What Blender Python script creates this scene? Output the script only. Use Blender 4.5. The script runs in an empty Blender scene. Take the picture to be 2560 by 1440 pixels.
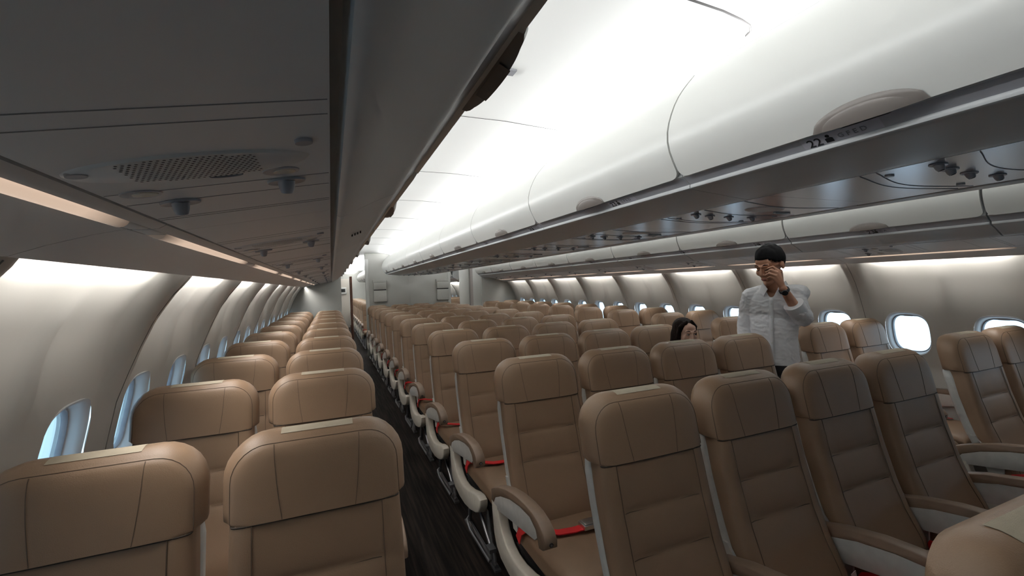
import bpy, bmesh, math, random
from mathutils import Vector, Matrix, noise
random.seed(7)
SC = bpy.context.scene
COL = SC.collection

# ------------------------------------------------------------------ camera, world, light, exposure
CAM_POS = Vector((-1.767, 0.0, 1.595))
YAW, PITCH, ROLL, FPX = .3906, -.0092, -.0343, 1099.3
fw = Vector((math.sin(YAW)*math.cos(PITCH), math.cos(YAW)*math.cos(PITCH), math.sin(PITCH)))
rt = Vector((math.cos(YAW), -math.sin(YAW), 0))
up = rt.cross(fw)
r2 = rt*math.cos(ROLL) + up*math.sin(ROLL)
u2 = -rt*math.sin(ROLL) + up*math.cos(ROLL)
cd = bpy.data.cameras.new('camera')
cd.sensor_fit = 'HORIZONTAL'; cd.sensor_width = 36; cd.lens = 36*FPX/2560
cd.clip_start = .05; cd.clip_end = 200
cam = bpy.data.objects.new('camera', cd); COL.objects.link(cam)
cam.matrix_world = Matrix(((r2.x, u2.x, -fw.x, CAM_POS.x), (r2.y, u2.y, -fw.y, CAM_POS.y), (r2.z, u2.z, -fw.z, CAM_POS.z), (0, 0, 0, 1)))
SC.camera = cam

SC.view_settings.view_transform = 'Standard'
SC.view_settings.look = 'None'
SC.view_settings.exposure = 0.0
SC.view_settings.gamma = 1.0
SC.view_settings.use_curve_mapping = False
SC.cycles.use_denoising = True
SC.cycles.max_bounces = 10
SC.cycles.diffuse_bounces = 6
SC.cycles.glossy_bounces = 3
SC.cycles.transparent_max_bounces = 12
SC.cycles.sample_clamp_indirect = 4

W_SKY = 3.2
world = bpy.data.worlds.new('sky'); SC.world = world; world.use_nodes = True
nt = world.node_tree; nt.nodes.clear()
out = nt.nodes.new('ShaderNodeOutputWorld'); bg = nt.nodes.new('ShaderNodeBackground')
tc = nt.nodes.new('ShaderNodeTexCoord'); sx = nt.nodes.new('ShaderNodeSeparateXYZ'); rp = nt.nodes.new('ShaderNodeValToRGB')
mr = nt.nodes.new('ShaderNodeMapRange')
nt.links.new(tc.outputs['Generated'], sx.inputs[0]); nt.links.new(sx.outputs['X'], mr.inputs['Value'])
mr.inputs['From Min'].default_value = -1; mr.inputs['From Max'].default_value = 1
rp.color_ramp.elements[0].position = .15; rp.color_ramp.elements[0].color = (.27, .42, .54, 1)
rp.color_ramp.elements[1].position = .85; rp.color_ramp.elements[1].color = (.52, .64, .74, 1)
nt.links.new(mr.outputs[0], rp.inputs[0]); nt.links.new(rp.outputs[0], bg.inputs['Color'])
bg.inputs['Strength'].default_value = W_SKY
nt.links.new(bg.outputs[0], out.inputs[0])

def area(name, loc, direction, sx_, sy_, power, color=(1, 1, 1), spread=math.pi):
    """a tubular lamp of the cabin: the long side sy_ runs along the cabin (Y)"""
    l = bpy.data.lights.new(name, 'AREA'); l.shape = 'RECTANGLE'; l.size = sx_; l.size_y = sy_
    l.energy = power; l.color = color; l.spread = spread
    o = bpy.data.objects.new(name, l); COL.objects.link(o)
    z = -Vector(direction).normalized(); y = Vector((0, 1, 0)); x = y.cross(z).normalized()
    o.matrix_world = Matrix(((x.x, y.x, z.x, loc[0]), (x.y, y.y, z.y, loc[1]), (x.z, y.z, z.z, loc[2]), (0, 0, 0, 1)))
    return o

C_SEAM0, C_PITCH = .04, 1.13            # centre bins
L_SEAM0, L_PITCH = .005, 1.13
R_SEAM0, R_PITCH = .10, 1.135
CEIL_W = 8.6       # ceiling cove lamps, watts per metre
WALL_W = 3.4        # side wall cove lamps, watts per metre
for s in (-1, 1):
    y0, y1 = (-.1 if s < 0 else .8), 10.8
    area('ceiling_cove_lamp', (s*.44, (y0+y1)/2, 2.325), (s*.55, 0, .83), .05, y1-y0, CEIL_W*(y1-y0), (.97, .99, 1))
    area('ceiling_cove_lamp', (s*1.73, (y0+y1)/2, 2.285), (-s*.6, 0, .8), .05, y1-y0, CEIL_W*(y1-y0), (.97, .99, 1))
    area('ceiling_cove_lamp', (s*.9, 16.5, 2.30), (s*.1, 0, 1), .3, 9, 14*9, (.97, .99, 1))
PANEL = 1.114
SEAM = {'L': 2.18 - 4*PANEL, 'R': 2.385 - 4*PANEL}
for side, s in (('L', -1), ('R', 1)):
    for n in range(2, 12):
        ya = SEAM[side] + n*PANEL
        if ya < -1.2 or ya > 9.6: continue
        area('sidewall_cove_lamp', (s*2.272, ya+PANEL/2, 1.703), (s, 0, -.15), .025, PANEL-.30, WALL_W*(PANEL-.30), (1, .97, .92), 1.8)
SPILL_W = 3.3      # the same tubes shining down past the panel edge onto the seats
for s in (-1, 1):
    area('sidewall_cove_lamp', (s*2.272, 5.7, 1.69), (-s*.42, 0, -.9), .025, 9.0, SPILL_W*9.0*(1 if s < 0 else .5), (1, .975, .94), 1.5)
for s in (-1, 1):
    area('sidewall_cove_lamp', (s*2.272, 15.5, 1.703), (s, 0, -.15), .025, 9, WALL_W*9, (1, .97, .92), 1.8)

# ------------------------------------------------------------------ helpers
def lin(r, g, b):
    f = lambda c: (c/255/12.92 if c/255 <= .04045 else ((c/255+.055)/1.055)**2.4)
    return (f(r), f(g), f(b))

def mat(name, col, rough=.5, metal=0, var=.06, scale=30, bump=0, bscale=300, spec=.5, emit=None, estr=0, coat=0):
    m = bpy.data.materials.new(name); m.use_nodes = True
    t = m.node_tree; b = t.nodes['Principled BSDF']
    b.inputs['Roughness'].default_value = rough; b.inputs['Metallic'].default_value = metal
    b.inputs['Specular IOR Level'].default_value = spec
    if coat: b.inputs['Coat Weight'].default_value = coat; b.inputs['Coat Roughness'].default_value = .2
    co = t.nodes.new('ShaderNodeTexCoord'); no = t.nodes.new('ShaderNodeTexNoise'); no.inputs['Scale'].default_value = scale
    no.inputs['Detail'].default_value = 3
    cr = t.nodes.new('ShaderNodeValToRGB')
    cr.color_ramp.elements[0].position = .3; cr.color_ramp.elements[1].position = .7
    cr.color_ramp.elements[0].color = (*[c*(1-var) for c in col], 1)
    cr.color_ramp.elements[1].color = (*[min(1, c*(1+var)) for c in col], 1)
    t.links.new(co.outputs['Object'], no.inputs['Vector']); t.links.new(no.outputs['Fac'], cr.inputs[0])
    t.links.new(cr.outputs[0], b.inputs['Base Color'])
    if bump:
        n2 = t.nodes.new('ShaderNodeTexNoise'); n2.inputs['Scale'].default_value = bscale
        bp_ = t.nodes.new('ShaderNodeBump'); bp_.inputs['Strength'].default_value = bump; bp_.inputs['Distance'].default_value = .002
        t.links.new(co.outputs['Object'], n2.inputs['Vector']); t.links.new(n2.outputs['Fac'], bp_.inputs['Height'])
        t.links.new(bp_.outputs[0], b.inputs['Normal'])
    if emit:
        b.inputs['Emission Color'].default_value = (*emit, 1); b.inputs['Emission Strength'].default_value = estr
    return m

M = {}
M['leather'] = mat('beige_leather', (.225, .143, .088), .46, var=.04, scale=6, bump=.25, bscale=420, spec=.4)
M['stitch'] = mat('dark_stitching', (.09, .060, .038), .8)
M['fold'] = mat('dark_fold', (.03, .02, .013), .85)
M['strip'] = mat('velcro_beige', (.42, .36, .27), .8, bump=.3, bscale=900)
M['grey_plastic'] = mat('light_grey_plastic', (.62, .61, .58), .4)
M['cream_plastic'] = mat('cream_plastic', (.70, .65, .56), .42)
M['arm_cap'] = mat('beige_arm_plastic', (.20, .135, .092), .45)
M['arm_panel'] = mat('pale_arm_panel', (.60, .585, .55), .45)
M['joint'] = mat('panel_joint', (.30, .295, .29), .6)
M['steel'] = mat('brushed_steel', (.75, .75, .74), .32, metal=1)
M['alu'] = mat('grey_aluminium', (.30, .30, .31), .4, metal=.8)
M['dark'] = mat('black_rubber', (.012, .012, .013), .6)
M['belt'] = mat('red_webbing', (.62, .012, .016), .65, bump=.4, bscale=700)
M['bin'] = mat('white_bin_plastic', (.74, .74, .71), .32, var=.01, scale=4)
M['bin_lower'] = mat('grey_bin_plastic', (.62, .635, .64), .33, var=.015, scale=4)  # same white plastic as the doors, underside shade put into the colour
M['strip_plate'] = mat('grey_label_strip', (.42, .43, .47), .35, var=.02)
M['latch'] = mat('taupe_latch', (.155, .135, .122), .42, var=.03)
M['latch_dark'] = mat('dark_latch_grip', (.055, .05, .048), .35)
M['gap'] = mat('dark_gap', (.02, .017, .016), .7)
M['psu'] = mat('service_panel_plastic', (.80, .785, .77), .38, var=.015, scale=3)
M['psu_c'] = mat('satin_service_panel', (.55, .57, .64), .22, var=.04, scale=3, metal=.7)
M['nozzle'] = mat('grey_nozzle', (.36, .36, .39), .3)
M['lens'] = mat('lamp_lens', (.7, .62, .5), .15)
M['warm'] = mat('warm_strip_light', (.5, .46, .42), .3, emit=(1, .74, .56), estr=.62)
def fade_ends(m):
    t = m.node_tree; b = t.nodes['Principled BSDF']
    co = t.nodes.new('ShaderNodeTexCoord'); sp = t.nodes.new('ShaderNodeSeparateXYZ'); cr = t.nodes.new('ShaderNodeValToRGB')
    e = cr.color_ramp.elements; e[0].position = 0; e[0].color = (.12, .12, .12, 1); e[1].position = .14; e[1].color = (1, 1, 1, 1)
    a = e.new(.86); a.color = (1, 1, 1, 1); a = e.new(1); a.color = (.12, .12, .12, 1)
    mu = t.nodes.new('ShaderNodeMath'); mu.operation = 'MULTIPLY'; mu.inputs[1].default_value = b.inputs['Emission Strength'].default_value
    t.links.new(co.outputs['Generated'], sp.inputs[0]); t.links.new(sp.outputs['Y'], cr.inputs[0]); t.links.new(cr.outputs[0], mu.inputs[0]); t.links.new(mu.outputs[0], b.inputs['Emission Strength'])
fade_ends(M['warm'])
M['wall'] = mat('cream_sidewall', (.52, .507, .475), .5, var=.02, scale=3, bump=.06, bscale=500)
M['reveal'] = mat('window_surround', (.80, .80, .80), .5, var=.01)  # sidewall colour made paler, daylight on the surround put into it
M['bulkhead'] = mat('bulkhead_laminate', (.54, .535, .50), .45, var=.02, scale=4)
M['ceiling'] = mat('white_ceiling', (.86, .86, .84), .6, var=.01, scale=3)
M['pocket'] = mat('pocket_plastic', (.60, .59, .55), .45, var=.02)
M['wood'] = mat('reddish_curtain', (.10, .045, .03), .7, var=.2, scale=12)
M['skin'] = mat('skin', (.36, .18, .11), .55, var=.05, scale=14)
M['skin_w'] = mat('pale_skin', (.56, .35, .26), .48, var=.05, scale=14)
M['lip'] = mat('lips', (.35, .11, .09), .4)
M['hair'] = mat('black_hair', (.0045, .0042, .0045), .8, var=.4, scale=60, bump=.3, bscale=160, spec=.05)
M['hair_w'] = mat('dark_brown_hair', (.009, .005, .0035), .7, var=.4, scale=60, bump=.3, bscale=160, spec=.08)
M['shirt'] = mat('white_linen', (.84, .84, .86), .8, var=.03, scale=20, bump=.25, bscale=500)
M['black_cloth'] = mat('black_cloth', (.012, .012, .015), .8)
M['paper'] = mat('white_paper', (.75, .73, .70), .7)
M['screen'] = mat('dark_screen', (.02, .02, .022), .15)
M['black_ink'] = mat('black_ink', (.012, .012, .014), .6)
M['grey_ink'] = mat('grey_ink', (.22, .22, .24), .6)
M['gasket'] = mat('window_gasket', (.34, .34, .37), .4)
M['blackline'] = mat('seal_line', (.14, .135, .125), .5)
M['eye'] = mat('eye_white', (.7, .68, .66), .2)

def carpet_mat():
    m = bpy.data.materials.new('dark_striped_carpet'); m.use_nodes = True
    t = m.node_tree; b = t.nodes['Principled BSDF']; b.inputs['Roughness'].default_value = .9; b.inputs['Specular IOR Level'].default_value = .15
    co = t.nodes.new('ShaderNodeTexCoord'); mp = t.nodes.new('ShaderNodeMapping'); mp.inputs['Scale'].default_value = (60, 2.2, 1)
    no = t.nodes.new('ShaderNodeTexNoise'); no.inputs['Scale'].default_value = 1; no.inputs['Detail'].default_value = 4
    cr = t.nodes.new('ShaderNodeValToRGB')
    cr.color_ramp.elements[0].position = .42; cr.color_ramp.elements[0].color = (.006, .0042, .0036, 1)
    cr.color_ramp.elements[1].position = .68; cr.color_ramp.elements[1].color = (.024, .0165, .013, 1)
    t.links.new(co.outputs['Object'], mp.inputs[0]); t.links.new(mp.outputs[0], no.inputs['Vector'])
    t.links.new(no.outputs['Fac'], cr.inputs[0]); t.links.new(cr.outputs[0], b.inputs['Base Color'])
    n2 = t.nodes.new('ShaderNodeTexNoise'); n2.inputs['Scale'].default_value = 500
    bp_ = t.nodes.new('ShaderNodeBump'); bp_.inputs['Strength'].default_value = .5; bp_.inputs['Distance'].default_value = .004
    t.links.new(co.outputs['Object'], n2.inputs['Vector']); t.links.new(n2.outputs['Fac'], bp_.inputs['Height']); t.links.new(bp_.outputs[0], b.inputs['Normal'])
    return m
M['carpet'] = carpet_mat()

def glass_mat():
    m = bpy.data.materials.new('window_pane'); m.use_nodes = True
    t = m.node_tree; t.nodes.clear()
    o = t.nodes.new('ShaderNodeOutputMaterial'); tr = t.nodes.new('ShaderNodeBsdfTransparent'); gl = t.nodes.new('ShaderNodeBsdfGlossy')
    mx = t.nodes.new('ShaderNodeMixShader'); lw = t.nodes.new('ShaderNodeLayerWeight'); lw.inputs['Blend'].default_value = .12
    mm = t.nodes.new('ShaderNodeMath'); mm.operation = 'MULTIPLY'; mm.inputs[1].default_value = .4
    no = t.nodes.new('ShaderNodeTexNoise'); no.inputs['Scale'].default_value = 3
    cr = t.nodes.new('ShaderNodeValToRGB'); cr.color_ramp.elements[0].color = (.86, .93, .97, 1); cr.color_ramp.elements[1].color = (.92, .96, .98, 1)
    t.links.new(no.outputs['Fac'], cr.inputs[0]); t.links.new(cr.outputs[0], tr.inputs['Color'])
    gl.inputs['Roughness'].default_value = .02
    t.links.new(lw.outputs['Fresnel'], mm.inputs[0]); t.links.new(mm.outputs[0], mx.inputs[0])
    t.links.new(tr.outputs[0], mx.inputs[1]); t.links.new(gl.outputs[0], mx.inputs[2]); t.links.new(mx.outputs[0], o.inputs[0])
    return m
M['glass'] = glass_mat()

class MB:
    """collects shapes into one mesh"""
    def __init__(s): s.v = []; s.f = []; s.m = []
    def add(s, vs, fs, mi=0):
        n = len(s.v); s.v += [tuple(v) for v in vs]
        s.f += [tuple(i+n for i in f) for f in fs]; s.m += [mi]*len(fs)
    def box(s, x0, x1, y0, y1, z0, z1, mi=0, mtx=None):
        vs = [Vector((x, y, z)) for x in (x0, x1) for y in (y0, y1) for z in (z0, z1)]
        if mtx: vs = [mtx @ v for v in vs]
        s.add(vs, [(0, 1, 3, 2), (4, 6, 7, 5), (0, 4, 5, 1), (2, 3, 7, 6), (0, 2, 6, 4), (1, 5, 7, 3)], mi)
    def loft(s, loops, mi=0, closed=True, caps=True):
        n = len(loops[0]); vs = [p for l in loops for p in l]; fs = []
        for i in range(len(loops)-1):
            for j in range(n if closed else n-1):
                k = (j+1) % n
                fs.append((i*n+j, i*n+k, (i+1)*n+k, (i+1)*n+j))
        if caps and closed:
            fs.append(tuple(range(n-1, -1, -1))); b = (len(loops)-1)*n; fs.append(tuple(range(b, b+n)))
        s.add(vs, fs, mi)
    def tube(s, pts, r, seg=6, mi=0, caps=True):
        pts = [Vector(p) for p in pts]; loops = []; ref = None
        rs = r if isinstance(r, (list, tuple)) else [r]*len(pts)
        for i, p in enumerate(pts):
            d = (pts[min(i+1, len(pts)-1)] - pts[max(i-1, 0)]).normalized()
            if ref is None: ref = d.orthogonal().normalized()
            ref = (ref - d*ref.dot(d))
            ref = ref.normalized() if ref.length > 1e-6 else d.orthogonal().normalized()
            b = d.cross(ref)
            loops.append([p + (ref*math.cos(a) + b*math.sin(a))*rs[i] for a in [2*math.pi*k/seg for k in range(seg)]])
        s.loft(loops, mi, True, caps)
    def prism(s, poly, axis, a0, a1, mi=0):
        """poly: 2D points; axis 'x' -> poly is (y,z), 'y' -> (x,z), 'z' -> (x,y)"""
        def P(p, a): return {'x': (a, p[0], p[1]), 'y': (p[0], a, p[1]), 'z': (p[0], p[1], a)}[axis]
        s.loft([[P(p, a0) for p in poly], [P(p, a1) for p in poly]], mi)
    def ell(s, c, r, mtx=None, seg=20, rings=12, mi=0):
        vs = []; fs = []
        for i in range(rings+1):
            th = math.pi*i/rings
            for j in range(seg):
                ph = 2*math.pi*j/seg
                v = Vector((r[0]*math.sin(th)*math.cos(ph), r[1]*math.sin(th)*math.sin(ph), r[2]*math.cos(th)))
                if mtx: v = mtx @ v
                vs.append(v + Vector(c))
        for i in range(rings):
            for j in range(seg):
                k = (j+1) % seg
                if i == 0: fs.append((j, seg+j, seg+k))
                elif i == rings-1: fs.append((i*seg+j, (i+1)*seg+j, i*seg+k))
                else: fs.append((i*seg+j, (i+1)*seg+j, (i+1)*seg+k, i*seg+k))
        s.add(vs, fs, mi)
    def cap(s, p0, p1, r0, r1=None, seg=14, mi=0):
        r1 = r0 if r1 is None else r1
        p0, p1 = Vector(p0), Vector(p1); d = (p1-p0); L = d.length; d = d/L if L else Vector((0, 0, 1))
        pts = []; rs = []
        for a in (85, 60, 35, 10): pts.append(p0 - d*r0*math.sin(math.radians(a))); rs.append(r0*math.cos(math.radians(a)))
        for k in (.25, .5, .75): pts.append(p0.lerp(p1, k)); rs.append(r0+(r1-r0)*k)
        for a in (10, 35, 60, 85): pts.append(p1 + d*r1*math.sin(math.radians(a))); rs.append(r1*math.cos(math.radians(a)))
        s.tube(pts, rs, seg, mi)
    def mesh(s, name, mats, smooth=40):
        me = bpy.data.meshes.new(name); me.from_pydata(s.v, [], s.f)
        for mm in (mats if isinstance(mats, (list, tuple)) else [mats]): me.materials.append(mm)
        me.polygons.foreach_set('material_index', s.m)
        bm = bmesh.new(); bm.from_mesh(me); bmesh.ops.recalc_face_normals(bm, faces=bm.faces); bm.to_mesh(me); bm.free()
        if smooth:
            me.polygons.foreach_set('use_smooth', [True]*len(me.polygons)); me.set_sharp_from_angle(angle=math.radians(smooth))
        me.update(); return me
    def build(s, name, mats, parent=None, smooth=40, bevel=0, bseg=2):
        me = s.mesh(name, mats, smooth)
        o = bpy.data.objects.new(name, me); COL.objects.link(o); o.parent = parent
        if bevel:
            md = o.modifiers.new('b', 'BEVEL'); md.width = bevel; md.segments = bseg; md.limit_method = 'ANGLE'; md.angle_limit = math.radians(35)
            bake(o); o.data.set_sharp_from_angle(angle=math.radians(50))
        return o

def bake(o):
    dg = bpy.context.evaluated_depsgraph_get(); dg.update()
    me = bpy.data.meshes.new_from_object(o.evaluated_get(dg)); me.name = o.name
    o.modifiers.clear(); old = o.data; o.data = me; bpy.data.meshes.remove(old)
    me.polygons.foreach_set('use_smooth', [True]*len(me.polygons)); me.update()

def empty(name, loc=(0, 0, 0), rz=0):
    o = bpy.data.objects.new(name, None); COL.objects.link(o); o.location = loc; o.rotation_euler = (0, 0, rz); o.empty_display_size = .1
    return o
def tag(o, label, cat, group=None, kind=None):
    if label: o['label'] = label
    if cat: o['category'] = cat
    if group: o['group'] = group
    if kind: o['kind'] = kind
    return o
def struct(o): o['kind'] = 'structure'; return o
KIDS = {}
def kids(o):
    return KIDS[o] if o in KIDS else [c for c in COL.objects if c.parent == o]
def freeze(o):
    KIDS[o] = [c for c in COL.objects if c.parent == o]
    for c in KIDS[o]: freeze(c)
def copy_tree(o, parent=None):
    c = o.copy(); COL.objects.link(c)
    c.parent = parent
    for ch in KIDS[o]: copy_tree(ch, c)
    return c
ORD = ['first', 'second', 'third', 'fourth', 'fifth', 'sixth', 'seventh', 'eighth', 'ninth', 'tenth', 'eleventh', 'twelfth', 'thirteenth', 'fourteenth']

def rrect(hw, z0, z1, rtop, rbot, n=7):
    """rounded rectangle outline (x, z), anticlockwise, with a few points on the straight sides"""
    pts = []
    cs = [((hw-rbot, z0+rbot), rbot, -90), ((hw-rtop, z1-rtop), rtop, 0), ((-hw+rtop, z1-rtop), rtop, 90), ((-hw+rbot, z0+rbot), rbot, 180)]
    arcs = []
    for (c, r, a0) in cs:
        arcs.append([(c[0]+r*math.cos(math.radians(a0+90*k/n)), c[1]+r*math.sin(math.radians(a0+90*k/n))) for k in range(n+1)])
    for i in range(4):
        pts += arcs[i]
        a, b = arcs[i][-1], arcs[(i+1) % 4][0]
        for k in (1/4, 2/4, 3/4): pts.append((a[0]+(b[0]-a[0])*k, a[1]+(b[1]-a[1])*k))
    return pts
def interp(tab, x):
    if x <= tab[0][0]: return tab[0][1]
    for (a, b), (c, d) in zip(tab, tab[1:]):
        if x <= c: return b + (d-b)*(x-a)/(c-a)
    return tab[-1][1]
def smooth(a, b, x):
    t = min(1, max(0, (x-a)/(b-a))); return t*t*(3-2*t)

# ------------------------------------------------------------------ the cabin shell
WALL = [(0, 2.40), (.25, 2.52), (.5, 2.60), (.8, 2.618), (1.0, 2.60), (1.19, 2.557), (1.3, 2.515), (1.4, 2.473), (1.5, 2.427), (1.6, 2.36), (1.665, 2.305), (1.72, 2.27), (1.80, 2.23), (2.0, 2.16), (2.3, 1.95), (2.46, 1.74)]
CELL = PANEL/2
WZ, WHY, WHZ = 1.076, .150, .176
Y_END = 21.0
def wall_x(y, z, seam0):
    d = (y-seam0) % PANEL; e = min(d, PANEL-d)
    g = .25 + .75*smooth(1.15, 1.5, z)
    if z > 1.75 or z < .75: g = 0 if z > 1.75 else .1
    rec = .080*smooth(.042, .105, e)*g
    m = abs(d-PANEL/2)
    rec -= .024*(1-smooth(.0, .065, m))*smooth(1.2, 1.34, z)*(1-smooth(1.5, 1.66, z))
    return interp(WALL, z) + rec
def superell(c, s_, hy, hz, n=3.2):
    r = (abs(c)**n + abs(s_)**n)**(-1/n)
    return c*r*hy, s_*r*hz
def build_wall(name, side, sgn):
    seam0 = SEAM[side]
    zs = [0, .15, .3, .45, .6, .7]
    nin = 20
    wz0, wz1 = WZ-.28, WZ+.28
    zs = [z for z in zs if z < wz0] + [wz0 + (wz1-wz0)*k/nin for k in range(nin+1)] + [1.40, 1.44, 1.48, 1.52, 1.56, 1.60, 1.63, 1.66, 1.69, 1.72, 1.76, 1.80, 2.0, 2.15, 2.3, 2.46]
    iz0 = zs.index(wz0); iz1 = iz0+nin
    c0 = math.floor((-2.6-seam0)/CELL); c1 = math.ceil((Y_END-seam0)/CELL)
    ys = []; 
    for c in range(c0, c1):
        for k in range(nin): ys.append((c, k))
    ys.append((c1, 0))
    R0 = .6
    vs = []; 
    for (c, k) in ys:
        for iz, z in enumerate(zs):
            y = seam0 + (c + k/nin)*CELL
            zz = z
            if iz0 <= iz <= iz1:
                u = 2*k/nin-1; v = 2*(iz-iz0)/nin-1
                r = max(abs(u), abs(v))
                if r > 1e-6 and r < 1:
                    yc = seam0 + (c+.5)*CELL
                    su, sv = u/r, v/r
                    ey, ez = superell(su, sv, WHY, WHZ)
                    t = max(0, (r-R0)/(1-R0))
                    y = yc + ey*(1-t) + su*CELL/2*t
                    zz = WZ + ez*(1-t) + sv*.28*t
            vs.append((sgn*wall_x(y, zz, seam0), y, zz))
    nz = len(zs); fs = []
    for i in range(len(ys)-1):
        k = ys[i][1]
        for j in range(nz-1):
            if iz0 <= j < iz1:
                u = abs(2*(k+.5)/nin-1); v = abs(2*(j-iz0+.5)/nin-1)
                if max(u, v) < R0: continue
            fs.append((i*nz+j, (i+1)*nz+j, (i+1)*nz+j+1, i*nz+j+1))
    mb = MB(); mb.add(vs, fs); o = mb.build(name, M['wall'], smooth=0)
    o.data.polygons.foreach_set('use_smooth', [True]*len(o.data.polygons))
    return struct(o)
build_wall('wall_left', 'L', -1)
build_wall('wall_right', 'R', 1)

# thin joint lines between the side wall panels
tn = 0
for side, sgn in (('L', -1), ('R', 1)):
    for n in range(3, 12):
        y = SEAM[side] + n*PANEL
        if y < -.5 or y > 10.2: continue
        pts = []
        for k in range(30):
            z = .5 + (1.668-.5)*k/29
            pts.append((sgn*(wall_x(y, z, SEAM[side])-.0005), y, z))
        tn += 1
        mb = MB(); mb.tube(pts, .0017, 5); struct(mb.build('trim_%d' % tn, M['blackline']))

# windows: funnel, gasket, panes, half-hidden shade
def make_window():
    mb = MB(); N = 48
    def ring(hy, hz, dx, flat=False):
        l = []
        for k in range(N):
            a = 2*math.pi*k/N; y, z = superell(math.cos(a), math.sin(a), hy, hz)
            xx = interp(WALL, WZ+z) if not flat else interp([(.7, 2.606), (1.5, 2.53)], WZ+z)
            l.append((xx+dx, y, WZ+z))
        return l
    mb.loft([ring(WHY+.004, WHZ+.004, .035), ring(WHY+.002, WHZ+.002, .026), ring(WHY-.006, WHZ-.006, .030), ring(WHY-.014, WHZ-.014, .05), ring(WHY-.02, WHZ-.02, .075), ring(WHY-.024, WHZ-.024, .085)], 0, True, False)
    root = struct(mb.build('window_1', M['reveal'], smooth=60))
    g = MB(); g.loft([ring(WHY-.020, WHZ-.020, .074), ring(WHY-.026, WHZ-.026, .072), ring(WHY-.029, WHZ-.029, .078), ring(WHY-.029, WHZ-.029, .090)], 0, True, False)
    g.build('gasket', M['gasket'], root)
    p = MB(); l = ring(WHY-.024, WHZ-.024, .088); l2 = ring(WHY-.024, WHZ-.024, .091)
    p.loft([l, l2]); p.build('pane', M['glass'], root, smooth=0)
    q = MB(); q.loft([ring(WHY-.026, WHZ-.026, .090), ring(WHY-.026, WHZ-.026, .102), ring(WHY+.03, WHZ+.03, .103)], 0, True, False); q.build('outer_frame', M['grey_plastic'], root)
    s = MB()   # lower edge of the raised shade with its grip
    zt = WZ+WHZ-.030
    xx = interp([(.7, 2.606), (1.5, 2.53)], zt)
    s.box(xx+.070, xx+.080, -.112, .112, zt-.004, zt+.034)
    sh = s.build('shade', M['gasket'], root, bevel=.003)
    h = MB(); h.tube([(xx+.066, -.034, zt+.001), (xx+.064, -.028, zt+.001), (xx+.064, .028, zt+.001), (xx+.066, .034, zt+.001)], [.002, .0055, .0055, .002], 10); h.build('shade_grip', M['steel'], sh)
    return root
w0 = make_window(); freeze(w0)
wi = 0
for side, sgn in (('L', -1), ('R', 1)):
    for c in range(0, 40):
        y = SEAM[side] + (c+.5)*CELL
        if y > 20.5: continue
        wi += 1
        if wi == 1: o = w0
        else: o = copy_tree(w0); o.name = 'window_%d' % wi
        o.location = (0, y, 0); o.rotation_euler = (0, 0, 0 if sgn > 0 else math.pi)

mb = MB(); mb.box(-2.72, 2.72, -2.7, Y_END+.1, -.06, 0); struct(mb.build('floor', M['carpet'], smooth=0))
# seat tracks let into the floor
# ceiling: two shallow vaults and the lid above the bins
CEIL = [(-1.80, 2.30), (-1.77, 2.36), (-1.70, 2.405), (-1.55, 2.43), (-1.2, 2.445), (-.9, 2.445), (-.6, 2.43), (-.46, 2.41), (-.41, 2.38), (-.385, 2.34)]
mb = MB()
prof = CEIL + [(-x, z) for x, z in reversed(CEIL)]
mb.loft([[(x, y, z) for x, z in prof] for y in [-2.6 + (Y_END+2.7)*k/60 for k in range(61)]], 0, False)
mb.box(-2.0, 2.0, -2.7, Y_END+.1, 2.47, 2.52)
struct(mb.build('ceiling', M['ceiling'], smooth=50))
mb = MB(); mb.box(-2.75, 2.75, -2.75, -2.6, -.05, 2.5); struct(mb.build('wall_front', M['bulkhead'], smooth=0))  # unseen wall added across the cabin to keep sky light out
mb = MB(); mb.box(-2.75, 2.75, Y_END, Y_END+.1, -.05, 2.5); struct(mb.build('wall_back', M['bulkhead'], smooth=0))

# bulkheads at the end of the cabin section
def wall_poly(side, x_in, x_max_z=1.66):
    s = -1 if side == 'L' else 1
    pts = [(s*x_in, 0)] + [(s*(interp(WALL, z)+.06), z) for z in (0, .25, .5, .8, 1.0, 1.2, 1.35, 1.5, 1.6, 1.7, 2.0, 2.3, 2.44)] + [(s*x_in, 2.44)]
    return pts
mb = MB(); mb.prism(wall_poly('L', 1.56), 'y', 10.18, 10.26); struct(mb.build('wall_rear_left', M['bulkhead'], smooth=30, bevel=.006))
mb = MB(); mb.prism(wall_poly('L', 1.56), 'y', 11.6, 11.68); struct(mb.build('wall_galley_left', M['bulkhead'], smooth=30))
mb = MB(); mb.box(-1.60, -1.56, 10.26, 13.0, 0, 2.42); struct(mb.build('wall_aisle_left', M['bulkhead'], smooth=0))
mb = MB(); mb.prism(wall_poly('R', 1.67), 'y', 10.30, 10.36); struct(mb.build('wall_rear_right', M['bulkhead'], smooth=30, bevel=.006))
mb = MB()
mb.box(1.66, 1.72, 10.36, 11.0, 0, 2.42); mb.box(1.655, 1.72, 11.36, 12.3, 0, 2.42); mb.box(1.72, 2.3, 12.24, 12.3, 0, 2.42)
struct(mb.build('wall_aisle_right', M['bulkhead'], smooth=0, bevel=.01))
mb = MB(); mb.box(1.69, 1.73, 11.0, 11.36, 0, 2.42); struct(mb.build('door_1', mat('taupe_door', (.33, .29, .27), .5), smooth=0))
mb = MB(); mb.box(-1.005, 1.05, 10.95, 11.05, 0, 2.44); struct(mb.build('wall_rear_center', M['bulkhead'], smooth=0, bevel=.015))
mb = MB(); mb.box(-1.005, -.93, 10.935, 10.95, 0, 2.30); mb.box(.975, 1.05, 10.935, 10.95, 0, 2.30); struct(mb.build('trim_30', M['bin'], bevel=.005))
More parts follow.
